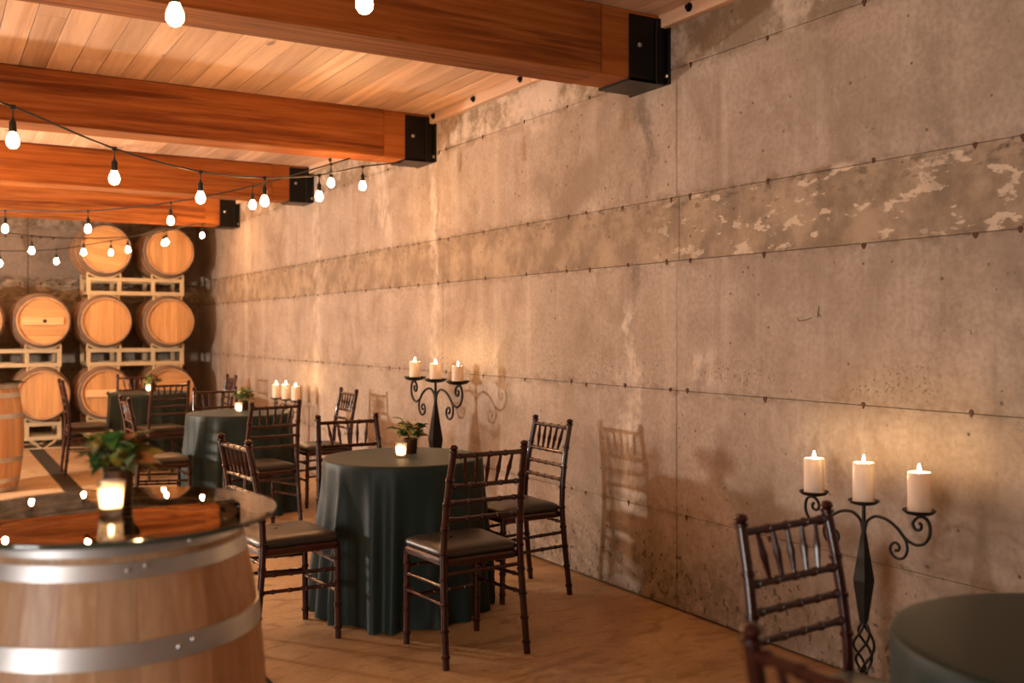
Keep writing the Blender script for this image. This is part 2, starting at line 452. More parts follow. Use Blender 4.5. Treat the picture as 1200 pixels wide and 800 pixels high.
# back wall
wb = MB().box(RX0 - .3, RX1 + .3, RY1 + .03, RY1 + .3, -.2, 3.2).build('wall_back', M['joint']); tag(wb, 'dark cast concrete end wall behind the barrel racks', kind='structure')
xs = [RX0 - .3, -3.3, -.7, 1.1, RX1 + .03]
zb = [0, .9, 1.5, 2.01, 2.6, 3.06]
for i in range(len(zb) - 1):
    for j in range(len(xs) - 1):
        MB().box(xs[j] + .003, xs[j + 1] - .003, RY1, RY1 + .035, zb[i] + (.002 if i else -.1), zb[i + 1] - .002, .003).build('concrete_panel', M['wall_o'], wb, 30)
for zj in zb[1:-1]:
    for k in range(14):
        x = .35 + .22 * k + rnd.uniform(-.06, .06)
        if x < 3.1: link('form_tie', rnd.choice(ties), wb, (x, RY1, zj), (0, 0, PI / 2), (1, 1.6, 1.3))
# left wall with a door opening added for the fill lamp, front wall (behind the camera)
wl = MB()
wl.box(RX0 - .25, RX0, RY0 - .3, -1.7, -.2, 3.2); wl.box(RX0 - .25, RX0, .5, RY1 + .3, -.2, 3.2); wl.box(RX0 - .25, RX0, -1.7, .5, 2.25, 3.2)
tag(wl.build('wall_left', M['wall_o'], None, 30), 'concrete wall with a wide door opening added for fill light', kind='structure')
dj = MB().box(RX0 - .27, RX0 + .02, -1.7, -1.64, 0, 2.25, .005).box(RX0 - .27, RX0 + .02, .44, .5, 0, 2.25, .005).box(RX0 - .27, RX0 + .02, -1.64, .44, 2.19, 2.25, .005)
tag(dj.build('added_door_1', M['beam_inset'], None, 30), 'timber frame of the door opening added for fill light', kind='structure')
tag(MB().box(RX0 - .3, RX1 + .3, RY0 - .25, RY0, -.2, 3.2).build('wall_front', M['wall_o'], None, 30), 'concrete wall behind the camera', kind='structure')

# ceiling boards
ce = MB().box(RX0 - .3, RX1 + .3, RY0 - .3, RY1 + .3, CEIL + .03, CEIL + .2).build('ceiling', M['joint']); tag(ce, 'pine board ceiling', kind='structure')
PW = .143
def plank_mesh():
    w = PW - .004; c = .0012; h = .035
    prof = [(-w / 2, h), (-w / 2, c), (-w / 2 + c, 0), (w / 2 - c, 0), (w / 2, c), (w / 2, h)]
    vs = [(x, 0, z) for x, z in prof] + [(x, 1, z) for x, z in prof]; k = len(prof)
    fs = [(i, (i + 1) % k, k + (i + 1) % k, k + i) for i in range(k)] + [tuple(reversed(range(k))), tuple(range(k, 2 * k))]
    return MB().add(vs, fs).mesh('plank', M['plank'], 20)
pm = plank_mesh()
x = RX1 - .05 - PW / 2
while x > RX0 - .1:
    y = RY0 - .2 - rnd.uniform(0, 1.5)
    while y < RY1 + .1:
        L = rnd.choice((3.6, 4.2, 4.9, 5.5)) if x > -.6 else 6.2
        y2 = min(y + L, RY1 + .2)
        if y2 > RY0 - .1 and y2 - y > .05: link('plank', pm, ce, (x, y, CEIL), None, (1, y2 - y - .003, 1))
        y += L
    x -= PW

# ledger boards bolted along the top of the right wall
tr = empty('trim_1'); tr.location = (RX1, 0, 2.93); tag(tr, 'pine ledger bolted along the top of the concrete wall', kind='structure')
bolt_me = MB().lathe([(0, 0), (.022, 0), (.022, .006), (.012, .008), (.012, .02), (0, .02)], 12).mesh('bolt', M['steel'])
yb = [-3.5, .4, 3.0, 5.22, 8.0, 10.7, RY1]
for a, b in zip(yb, yb[1:]):
    o = MB().box(-.045, .01, a + .002, b - .002, .002, .09, .003).build('ledger_board', M['plank'], tr, 20)
    for yy in [a + .12 + k * .62 for k in range(int((b - a - .1) / .62) + 1)] + [b - .12]:
        link('bolt', bolt_me, o, (-.045, yy, .045), (0, -PI / 2, 0))

# beams with steel hangers
BZ0 = 2.66; BW = .265
BEAM_Y = [-1.38, 1.30, 3.97, 6.66, 9.36, 12.02]
beam_labels = ['fir beam overhead behind the camera', 'fir beam overhead beside the camera', 'dark fir ceiling beam with the largest black hanger', 'orange fir ceiling beam where two light strings are hung',
               'fir ceiling beam between the string lights and barrel end', 'last fir ceiling beam in front of the barrel stacks']
bm_me = MB().box(RX0, RX1 - .40, 0, BW, 0, CEIL - BZ0, .008).mesh('beam_body', M['beam'], 20)
def rounded_slab(x0, x1, z0, z1, r, t):
    pts = []
    for (cx, cz, a0) in ((x0 + r, z0 + r, PI), ):
        pass
    pr = [(x1, z0), (x1, z1)]
    for k in range(6):
        a = PI / 2 + k / 5 * PI / 2; pr.append((x0 + r + r * math.cos(a), z1 - r + r * math.sin(a)))
    for k in range(6):
        a = PI + k / 5 * PI / 2; pr.append((x0 + r + r * math.cos(a), z0 + r + r * math.sin(a)))
    k = len(pr)
    vs = [(x, 0, z) for x, z in pr] + [(x, t, z) for x, z in pr]
    fs = [tuple(range(k)), tuple(reversed(range(k, 2 * k)))] + [(i, k + i, k + (i + 1) % k, (i + 1) % k) for i in range(k)]
    return vs, fs
def inset_mesh():
    m = MB()
    vs, fs = rounded_slab(RX1 - .47, RX1 - .02, .006, CEIL - BZ0 - .004, .035, BW - .012); m.add(vs, fs, Matrix.Translation((0, .006, 0)))
    m.box(RX1 - .41, RX1 - .02, .014, BW - .014, .0, .05, .003)
    return m.mesh('beam_end', M['beam_inset'], 30)
ins_me = inset_mesh()
def hanger_mesh():
    m = MB(); x0 = RX1 - .235; x1 = RX1 - .002; H = CEIL - BZ0
    m.box(x0, x1, -.001, .012, -.012, H - .02, .002); m.box(x0, x1, BW - .012, BW + .001, -.012, H - .02, .002)
    m.box(x0, x1, -.001, BW + .001, -.012, .004, .002)
    m.box(RX1 - .014, RX1 + .004, -.035, BW + .035, -.012, H - .015, .002)
    # raised rounded gusset
    m.box(RX1 - .075, RX1 - .012, -.012, .0, -.012, H - .02, .004)
    return m.mesh('hanger', M['steel'], 30)
han_me = hanger_mesh()
nut_me = MB().lathe([(0, 0), (.013, 0), (.013, .008), (.008, .012), (0, .012)], 8).mesh('bolt', M['bolt'])
for k, y in enumerate(BEAM_Y):
    b = empty('ceiling_beam', (0, y, BZ0), 0, beam_labels[k], 'beam', 'ceiling beams')
    link('beam_body', bm_me, b); link('beam_end', ins_me, b)
    h = link('hanger', han_me, b); h['label'] = 'black steel beam hanger'
    link('bolt', nut_me, h, (RX1 - .175, -.001, .17), (PI / 2, 0, 0))
    link('bolt', nut_me, h, (RX1 - .014, -.022, .03), (0, -PI / 2, 0)); link('bolt', nut_me, h, (RX1 - .014, BW + .02, .03), (0, -PI / 2, 0))

# floor drain
dr = empty('floor_drain', (1.105, 0, 0), 0, 'long dark trench drain grate running across the concrete floor', 'drain')
MB().box(-.078, -.066, RY0 + .5, 13.3, -.03, .003).box(.066, .078, RY0 + .5, 13.3, -.03, .003).build('drain_frame', M['iron'], dr, 0)
MB().box(-.066, .066, RY0 + .5, 13.3, -.03, -.001 + .0015).build('channel', simple('drain_dark', (.035, .028, .02), .8), dr, 0)
gm = MB()
yy = RY0 + .52
while yy < 13.28:
    gm.box(-.067, .067, yy, yy + .012, -.01, .003); yy += .03
gm.build('grate', simple('grate_iron', (.06, .045, .03), .6, .4), dr, 0)

# ================================================================ BARRELS
def brad(s, rh, rb): return rb - (rb - rh) * abs(2 * s - 1) ** 2.1
def hoop_mesh(L, rh, rb, z0, z1, mat, n=48, t=.0035):
    r0, r1 = brad(z0 / L, rh, rb), brad(z1 / L, rh, rb)
    return MB().lathe([(r0 - .004, z0), (r0 + t, z0), (r1 + t, z1), (r1 - .004, z1)], n).mesh('hoop', mat, 30)
def head_boards(R, nb, th, mat, vertical=True):
    out = []; w = 2 * R / nb
    for i in range(nb):
        a, b = -R + i * w + .0008, -R + (i + 1) * w - .0008
        top = []; K = 6
        for k in range(K + 1):
            u = a + (b - a) * k / K; top.append((u, math.sqrt(max(0, R * R - u * u))))
        pts = [(u, -v) for u, v in top] + [(u, v) for u, v in reversed(top)]
        pts2 = []
        for q in pts:
            if not pts2 or (abs(q[0] - pts2[-1][0]) + abs(q[1] - pts2[-1][1])) > 1e-5: pts2.append(q)
        k = len(pts2); vs = [(v, u, 0) for u, v in pts2] + [(v, u, th) for u, v in pts2]
        fs = [tuple(range(k)), tuple(reversed(range(k, 2 * k)))] + [(j, k + j, k + (j + 1) % k, (j + 1) % k) for j in range(k)]
        out.append(MB().add(vs, fs).mesh('head_board', mat, 20))
    return out
def stave_mesh(L, rh, rb, N, th, mat, zseg=14):
    m = MB(); vs = []; fs = []; da = 2 * PI / N * .5 - .0012
    A = [-da, -da / 2, 0, da / 2, da]; ring = len(A) * 2
    for i in range(zseg + 1):
        s = i / zseg; r = brad(s, rh, rb)
        vs += [(r * math.cos(a), r * math.sin(a), s * L) for a in A]
        vs += [((r - th) * math.cos(a), (r - th) * math.sin(a), s * L) for a in reversed(A)]
    for i in range(zseg):
        for k in range(ring):
            k2 = (k + 1) % ring; fs.append((i * ring + k, i * ring + k2, (i + 1) * ring + k2, (i + 1) * ring + k))
    fs.append(tuple(reversed(range(ring)))); fs.append(tuple(range(zseg * ring, (zseg + 1) * ring)))
    return m.add(vs, fs).mesh('stave', mat, 30)

def standing_barrel(loc, L, rh, rb, N, label, hoops, rz=0):
    b = empty('wine_barrel', loc, rz, label, 'barrel')
    sm = stave_mesh(L, rh, rb, N, .027, M['oak'])
    for k in range(N): link('stave', sm, b, None, (0, 0, 2 * PI * (k + .35) / N))
    for z0, z1 in hoops: link('hoop', hoop_mesh(L, rh, rb, z0, z1, M['hoop'], 72), b)
    for me in head_boards(rh - .024, 7, .018, M['head']): link('head_board', me, b, (0, 0, L - .05))
    for me in head_boards(rh - .024, 3, .018, M['head']): link('head_board', me, b, (0, 0, .035))
    return b
FB = Vector((.362, 2.41, 0)); FL = .98
fb = standing_barrel(FB, FL, .274, .340, 26, 'oak wine barrel standing upright beneath the round glass with flickering candle', [(.948, .979), (.903, .934), (.735, .78), (.20, .245), (.046, .077), (.001, .032)], .4)
# rivets on the hoops
riv = MB().lathe([(0, .004), (.004, .003), (.006, 0)], 10).mesh('rivet', M['hoop'])
for (z, a) in ((.920, -1.62), (.925, -1.50), (.757, -1.32), (.765, -1.22), (.96, -1.15)):
    r = brad(z / FL, .274, .340) + .0035
    link('rivet', riv, fb, (r * math.cos(a - .4), r * math.sin(a - .4), z), Euler((0, PI / 2, a - .4)))
def glass_disc(loc, R, label):
    g = empty('glass_tabletop', loc, 0, label, 'tabletop')
    MB().lathe([(0, 0), (R - .006, 0)], 96).build('lower_face', M['glass'], g)
    MB().lathe([(R - .006, .012), (0, .012)], 96).build('upper_face', M['glass'], g)
    e = MB().lathe([(R - .006, 0), (R - .001, .002), (R, .006), (R - .001, .010), (R - .006, .012)], 96).build('rim', M['glass_edge'], g); e['label'] = 'dark green polished glass edge'
    return g
glass_disc(FB + Vector((0, 0, FL)), .363, 'round clear glass top resting on the near upright barrel')
SB = Vector((.40, 9.95, 0))
standing_barrel(SB, .94, .29, .345, 24, 'upright oak barrel standing beside the floor drain near the racks', [(.90, .939), (.82, .86), (.64, .68), (.26, .30), (.08, .12), (.001, .04)], .1)
glass_disc(SB + Vector((0, 0, .94)), .36, 'round glass top on the upright barrel near the racks')

# racked barrels: axis along y, head towards the room
BL, BRH, BRB = .95, .287, .342
def body_mesh():
    prof = []
    for i in range(17):
        s = i / 16; prof.append((brad(s, BRH, BRB), s * BL))
    inner = [(BRH - .022, 0), (BRH, 0)]
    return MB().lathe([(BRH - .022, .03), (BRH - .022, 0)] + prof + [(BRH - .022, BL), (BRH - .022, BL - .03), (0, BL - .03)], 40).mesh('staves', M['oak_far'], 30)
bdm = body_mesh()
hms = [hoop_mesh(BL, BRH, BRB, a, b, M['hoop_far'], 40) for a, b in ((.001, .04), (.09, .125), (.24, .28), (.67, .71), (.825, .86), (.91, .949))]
hdm = head_boards(BRH - .021, 6, .015, M['head'])
bar_me = MB().box(-.225, .225, -.045, .045, -.03, .004, .004).mesh('head_bar', wood('pale_oak_bar', (.62, .36, .15), (.74, .45, .21), (.8, .53, .28), 0, False, .5, 1.2, False, .05), 20)
bung = MB().lathe([(0, -.006), (.02, -.004), (.022, 0)], 14).mesh('bung', M['wick'])
def racked_barrel(x, y, z, spin, bar, label):
    b = empty('wine_barrel', (x, y, z), 0, label, 'barrel', 'oak barrels lying in the racks')
    R0 = Euler((-PI / 2, 0, 0)).to_matrix().to_4x4() @ Matrix.Rotation(spin, 4, 'Z')
    e = R0.to_euler()
    link('staves', bdm, b, None, e)
    for h in hms: link('hoop', h, b, None, e)
    for h in hdm:
        link('head_board', h, b, R0 @ Vector((0, 0, .028)), e)
    if bar:
        o = link('head_bar', bar_me, b, R0 @ Vector((0, 0, .026)), (Euler((-PI / 2, 0, 0)).to_matrix().to_4x4() @ Matrix.Rotation(0, 4, 'Z')).to_euler())
        link('bung', bung, o, (0.02, 0, -.03))
    return b
RY = 12.85
ROWZ = (.65, 1.52, 2.39)
V = PI / 2
racked = [(1.86, 0, V, True, 'barrel on the floor rack with crossbar head behind green table'), (2.61, 0, 0, False, 'barrel on the floor rack beside the concrete corner'),
          (1.86, 1, V, False, 'barrel on the middle tier with upright head boards, beside crossbar barrel'), (2.61, 1, V, False, 'barrel on the middle tier beside the concrete corner'),
          (1.86, 2, .2, False, 'barrel on the top tier farther from the concrete corner'), (2.61, 2, V, False, 'barrel on the top tier beside the concrete corner'),
          (1.165, 0, V, False, 'barrel on the floor rack behind the upright glass-topped barrel'), (1.165, 1, 0, True, 'barrel with a wide pale crossbar on its head, topmost of its stack'),
          (.45, 0, 0, False, 'barrel on the low rack mostly hidden behind the upright barrel'), (.45, 1, V, False, 'barrel showing only a sliver beside the crossbar barrel')]
for x, r, sp, bar, lab in racked: racked_barrel(x, RY + rnd.uniform(-.02, .02), ROWZ[r], sp, bar, lab)

def barrel_rack(xc, z0, label, gaps):
    k = empty('barrel_rack', (xc, RY + .2, z0), 0, label, 'rack', 'cream steel barrel racks')
    W = .575; H = .25; t = .024
    for yy, nm in ((0, 'front_frame'), (.56, 'rear_frame')):
        m = MB()
        m.box(-W, W, yy - t, yy + t, H - 2 * t, H, .003); m.box(-W, W, yy - t, yy + t, .035, .035 + 2 * t, .003)
        for xx in (-W + t, -.2, .2, W - t): m.box(xx - t, xx + t, yy - t * .95, yy + t * .95, .04, H - .01, .003)
        m.build(nm, M['rack'], k, 30)
        for xx in (-.375, .375):
            c = MB()
            for sx in (-1, 1):
                c.box(xx + sx * .19 - .012, xx + sx * .19 + .012, yy - .02, yy + .02, H - .005, H + .05, .003)
            arc = [(xx + .33 * math.sin(a), yy, H + .33 - .335 * math.cos(a)) for a in [(-.62 + 1.24 * i / 10) for i in range(11)]]
            c.tube(arc, .014, 4, None, True)
            c.build('cradle', M['rack'], k, 30)
            f = MB()
            if z0 > .2:
                arc = [(xx + .335 * math.sin(a), yy, .035 - .325 + .335 * math.cos(a)) for a in [(-.5 + 1.0 * i / 10) for i in range(11)]]
                f.tube(arc, .013, 4, None, True)
                for sx in (-1, 1): f.box(xx + sx * .17 - .012, xx + sx * .17 + .012, yy - .02, yy + .02, -.035, .045, .003)
            else:
                for sx in (-1, 1): f.tube([(xx + sx * .16, yy, .045), (xx + sx * .02, yy, -.06)], .013, 4, None, True)
                f.box(xx - .2, xx + .2, yy - .02, yy + .02, -.07, -.056, .002)
            f.build('foot', M['rack'], k, 30)
    for xx in (-W + t, W - t, -.2, .2):
        MB().box(xx - .02, xx + .02, t, .56 - t, .04, .08, .003).build('side_rail', M['rack'], k, 30)
    return k
barrel_rack(2.235, .07, 'cream steel barrel rack on the floor by the concrete corner', 0)
barrel_rack(2.235, .94, 'cream steel barrel rack carrying the middle tier by the corner', 0)
barrel_rack(2.235, 1.81, 'cream steel barrel rack carrying the top tier of barrels', 0)
barrel_rack(.808, .07, 'cream steel barrel rack on the floor behind upright barrel', 0)
barrel_rack(.808, .94, 'cream steel barrel rack under the crossbar barrel', 0)

# ================================================================ CHAIRS
def ringed(p0, p1=None, path=None, r=.013, step=.095, n=10, swell=1.28, first=.05):
    pts = [Vector(p) for p in path] if path else [Vector(p0), Vector(p1)]
    seg = [0]
    for a, b in zip(pts, pts[1:]): seg.append(seg[-1] + (b - a).length)
    L = seg[-1]
    def at(d):
        d = max(0, min(L, d))
        for i in range(len(pts) - 1):
            if d <= seg[i + 1] + 1e-9:
                u = (d - seg[i]) / max(1e-9, seg[i + 1] - seg[i]); return pts[i].lerp(pts[i + 1], u)
        return pts[-1]
    ds = [(0, 1.0)]; d = first
    while d < L - .02:
        ds += [(d - .008, 1.0), (d - .0055, swell), (d - .0015, swell), (d, 1.04), (d + .0015, swell), (d + .0055, swell), (d + .008, 1.0)]
        d += step
    ds.append((L, 1.0))
    return [at(a) for a, _ in ds], [r * k for _, k in ds], n
def add_ringed(name, mat, parent, *a, **k):
    p, r, n = ringed(*a, **k); return MB().tube(p, r, n).build(name, mat, parent, 35)
def bp(z, sx):   # back post centre at height z
    pts = [(0, .200, -.212), (.22, .196, -.188), (.44, .190, -.170), (.58, .187, -.174), (.75, .180, -.197), (.905, .174, -.230)]
    for (z0, x0, y0), (z1, x1, y1) in zip(pts, pts[1:]):
        if z <= z1 + 1e-9:
            u = (z - z0) / (z1 - z0); return Vector((sx * (x0 + (x1 - x0) * u), y0 + (y1 - y0) * u, z))
    return Vector((sx * .174, -.230, z))
def make_chair():
    t = empty('chiavari_chair', (0, 0, 0)); c = M['chair']
    for sx in (-1, 1):
        path = spline([bp(z, sx) for z in (0, .22, .44, .58, .75, .900)], 5)
        p, r, n = ringed(None, path=path, r=.0150, step=.105, n=12)
        m = MB().tube(p, r, n)
        top = path[-1]
        m.lathe([(.0150, -.004), (.0195, 0), (.0195, .006), (.012, .009), (.0175, .014), (.0185, .019), (.015, .026), (.008, .030), (0, .031)], 12, Matrix.Translation(top))
        m.build('rear_leg', c, t, 35)
    for sx in (-1, 1):
        add_ringed('front_leg', c, t, (sx * .182, .192, 0), (sx * .182, .186, .43), r=.0145, step=.105, n=12)
    def outline(g, K=8):
        P = [(-.190 - g, -.178 - g), (.190 + g, -.178 - g), (.205 + g, .205 + g), (-.205 - g, .205 + g)]
        out = []; r = .05
        for i in range(4):
            a = Vector(P[i - 1]); b = Vector(P[i]); d = Vector(P[(i + 1) % 4])
            e1 = (a - b).normalized() * r; e2 = (d - b).normalized() * r
            for k in range(K + 1):
                u = k / K; out.append((b + e1) * (1 - u) ** 2 + b * 2 * u * (1 - u) + (b + e2) * u * u)
        return out
    def loft(levels):
        vs = []; fs = []; rows = []
        for g, z in levels:
            o = outline(g); rows.append(range(len(vs), len(vs) + len(o)))
            vs += [(p.x, p.y, z) for p in o]
        k = len(rows[0])
        for A, B in zip(rows, rows[1:]):
            for i in range(k): fs.append((A[i], A[(i + 1) % k], B[(i + 1) % k], B[i]))
        fs.append(tuple(reversed(rows[0])))
        c0 = len(vs); vs.append((0, 0, levels[-1][1] + .001)); R = rows[-1]
        for i in range(k): fs.append((R[i], R[(i + 1) % k], c0))
        return MB().add(vs, fs)
    loft([(-.012, .412), (-.002, .416), (0, .424), (0, .438), (-.006, .446), (-.1, .447)]).build('seat', c, t, 35)
    loft([(-.022, .444), (-.008, .449), (-.003, .459), (-.006, .472), (-.020, .483), (-.05, .491), (-.10, .496), (-.15, .498)]).build('cushion', M['cushion'], t, 60)['label'] = 'black vinyl seat pad'
    zt = .882
    add_ringed('top_rail', c, t, bp(zt, -1), bp(zt, 1), r=.0105, step=.075, first=.03)
    for z, nm in ((.752, 'spindle_rail'), (.682, 'back_rail'), (.610, 'back_rail')):
        add_ringed(nm, c, t, bp(z, -1), bp(z, 1), r=.0098, step=.075, first=.03)
    for k in range(5):
        u = (k - 2) / 2
        a = bp(zt, 1); b = bp(.752, 1)
        p0 = Vector((u * .118, a.y, zt)); p1 = Vector((u * .098, b.y, .752))
        pts = [p0.lerp(p1, i / 8) for i in range(9)]
        MB().tube(pts, [.0055, .0065, .0075, .0085, .011, .0085, .0075, .0065, .0055], 8).build('spindle', c, t, 35)
    for sx in (-1, 1):
        for z0, z1 in ((.335, .318), (.262, .245)):
            add_ringed('side_stretcher', c, t, bp(z0, sx), (sx * .182, .189, z1), r=.0085, step=.08, first=.06)
    for z in (.35, .215): add_ringed('front_stretcher', c, t, (-.182, .189, z), (.182, .189, z), r=.0085, step=.08, first=.06)
    add_ringed('rear_stretcher', c, t, bp(.385, -1), bp(.385, 1), r=.0085, step=.08, first=.06)
    return t
chair0 = make_chair()
chairs = [
 (2.04, 3.905, 2.0, 'mahogany chair with its back to us, before candlelit near table', 'a'),
 (2.735, 4.615, 90, 'mahogany chair standing against the concrete wall beside the near round table', 'a'),
 (1.41, 4.49, -85, 'mahogany chair beside the glass-topped barrel, facing the near table', 'a'),
 (2.065, 5.15, 180, 'mahogany chair tucked behind the near table, leafy pot before it', 'a'),
 (2.00, 6.86, 9, 'mahogany chair with its back to us at the middle table', 'b'),
 (2.775, 7.79, 90, 'mahogany chair by the concrete wall at the middle table', 'b'),
 (2.11, 8.37, 180, 'mahogany chair tucked at the far side of the middle table', 'b'),
 (1.455, 7.62, -90, 'mahogany chair seen edge-on at the drain side of the middle table', 'b'),
 (1.95, 10.02, 10, 'mahogany chair with its back to us at the table nearest the racks', 'c'),
 (1.97, 11.39, 180, 'mahogany chair tucked between the farthest table and barrel racks', 'c'),
 (1.35, 10.62, -91, 'mahogany chair beside the upright barrel at the farthest table', 'c'),
 (2.63, 10.92, 90, 'mahogany chair by the concrete wall at the farthest table', 'c'),
 (2.0, 1.70, 185, 'mahogany chair standing in front of the small lit candelabrum', 'd'),
 (1.37, 1.01, -91, 'blurred mahogany chair, only the top of its back showing', 'd')]
gname = dict(a='chairs around the near table', b='chairs around the middle table', c='chairs around the farthest table', d='chairs around the cut-off table')
for i, (x, y, a, lab, g) in enumerate(chairs):
    o = chair0 if i == 0 else copy_tree(chair0)
    o.location = (x, y, 0); o.rotation_euler = (0, 0, math.radians(a)); tag(o, lab, 'chair', gname[g])

# ================================================================ TABLES AND CLOTHS
TH = .765
def cloth_mesh(seed, ctr, R=.402, flare=.045, folds=9):
    r2 = random.Random(seed); n = 180; vs = []; fs = []; rows = []
    ph = [r2.uniform(0, 2 * PI) for _ in range(6)]
    cen = []; a = r2.uniform(0, .4)
    while a < 2 * PI - .25:
        cen.append((a, r2.uniform(.07, .13), r2.uniform(.45, 1.1), r2.uniform(-.10, .10))); a += r2.uniform(.27, .5)
    def fold(a, f):
        q = 0
        for c, w, k, dr in cen:
            d = (a - c - dr * f + PI) % (2 * PI) - PI
            q += k * math.exp(-(d / w) ** 2)
        return q
    vs.append((0, 0, TH)); 
    for r in (.1, .2, .3, .37, .39):
        rows.append([len(vs) + k for k in range(n)]); vs += [(r * math.cos(2 * PI * k / n), r * math.sin(2 * PI * k / n), TH) for k in range(n)]
    for (r, z) in ((.397, TH - .001), (.4015, TH - .004), (.404, TH - .010)):
        rows.append([len(vs) + k for k in range(n)]); vs += [(r * math.cos(2 * PI * k / n), r * math.sin(2 * PI * k / n), z) for k in range(n)]
    NZ = 22
    for i in range(1, NZ + 1):
        f = i / NZ; z = (TH - .010) * (1 - f) + .006 * f
        rows.append([len(vs) + k for k in range(n)])
        rr = []; dent = []
        for k in range(n):
            a = 2 * PI * k / n; q = fold(a, f)
            r = .404 - .012 * min(1, f * 5) + .012 * f + .082 * f ** .8 * q
            if f > .9: r += .02 * (f - .9) / .1 * max(0, math.sin(5 * a + ph[5]))
            rr.append(r); dx = math.cos(a); dy = math.sin(a); dmax = 0
            if z < .74:
                for (cx, cy, ca, _, _) in chairs:
                    if abs(cx - ctr[0]) + abs(cy - ctr[1]) > 1.6: continue
                    ang = math.radians(ca); q = r
                    while q > .2:
                        ex = ctr[0] + q * dx - cx; ey = ctr[1] + q * dy - cy
                        lx = ex * math.cos(ang) + ey * math.sin(ang); ly = -ex * math.sin(ang) + ey * math.cos(ang)
                        if not (abs(lx) < .225 and -.3 < ly < .222): break
                        q -= .005
                    w = 1.0 if z < .50 else max(0, (.74 - z) / .24) ** 1.5
                    dmax = max(dmax, (r - q) * w)
            dent.append(dmax)
        dil = [max(dent[(k + o) % n] for o in range(-3, 4)) for k in range(n)]
        sm = [sum(dil[(k + o) % n] for o in range(-3, 4)) / 7 for k in range(n)]
        for k in range(n):
            a = 2 * PI * k / n; r = rr[k] - max(dent[k], sm[k]) if sm[k] > 0 else rr[k]
            vs.append((r * math.cos(a), r * math.sin(a), z))
    for k in range(n): fs.append((0, rows[0][k], rows[0][(k + 1) % n]))
    for A, B in zip(rows, rows[1:]):
        for k in range(n): fs.append((A[k], B[k], B[(k + 1) % n], A[(k + 1) % n]))
    me = MB().add(vs, fs).mesh('tablecloth', M['cloth'], 80)
    return me
tables = [((2.085, 4.643), 'near'), ((2.11, 7.82), 'middle'), ((1.99, 10.85), 'farthest'), ((2.06, 1.14), 'cut-off')]
tl = {'near': ('round table hidden under the near dark green cloth', 'dark green floor-length cloth with candle and pot, between four chairs nearby'),
      'middle': ('round table hidden under the middle dark green cloth', 'dark green cloth on the middle table, chair backs on all sides'),
      'farthest': ('round table hidden under the cloth nearest the barrel racks', 'dark green cloth on the table nearest the barrel racks'),
      'cut-off': ('round table hidden under the bare green cloth by the small candelabrum', 'bare dark green cloth beside the small lit candelabrum')}
for i, ((x, y), nm) in enumerate(tables):
    t = empty('round_table', (x, y, 0), 0, tl[nm][0], 'table', 'round banquet tables')
    MB().lathe([(0, TH - .032), (.385, TH - .032), (.394, TH - .026), (.394, TH - .006), (.388, TH - .002), (0, TH - .002)], 60).build('tabletop', M['table'], t)
    MB().lathe([(.03, .05), (.03, TH - .03)], 16).build('pedestal', M['steel'], t)
    MB().lathe([(0, .0), (.17, .0), (.17, .012), (.05, .05), (0, .05)], 32).build('base', M['steel'], t)
    c = link('tablecloth', cloth_mesh(11 + 5 * i, (x, y)), None, (x, y, 0)); tag(c, tl[nm][1], 'tablecloth', 'dark green tablecloths')

# ================================================================ CENTREPIECES
def leaf_mesh(w, mat, curl=.35, L=1.0, n=7):
    vs = []; fs = []
    for i in range(n + 1):
        u = i / n; hw = w * math.sin(PI * u ** .8) ** .9 if 0 < u < 1 else 0.0
        x = L * u; z = curl * (u - u * u * 1.5)
        vs += [(x, -hw, z + hw * .35), (x, 0, z), (x, hw, z + hw * .35)]
    for i in range(n):
        a = i * 3
        fs += [(a, a + 3, a + 4, a + 1), (a + 1, a + 4, a + 5, a + 2)]
    # second skin gives the leaf a thickness
    k = len(vs); vs += [(x, y, z - .012) for x, y, z in vs]
    fs += [tuple(reversed([j + k for j in f])) for f in fs]
    return MB().add(vs, fs).mesh('leaf', mat, 60)
LM = [leaf_mesh(.32, M['leaf1']), leaf_mesh(.25, M['leaf2'], .5), leaf_mesh(.34, M['leaf3'], .3), leaf_mesh(.36, M['leaf4'], .2), leaf_mesh(.36, M['leaf5'], .4), leaf_mesh(.38, M['leaf2'], .6)]
bud_me = MB().lathe([(0, 0), (.5, .25), (.62, .6), (.4, 1.0), (0, 1.15)], 10).mesh('bud', M['petal'])
pot_me = MB().lathe([(0, 0), (.030, 0), (.033, .004), (.036, .072), (.0375, .078), (.034, .078), (.032, .066), (0, .064)], 28).mesh('pot', M['pot'])
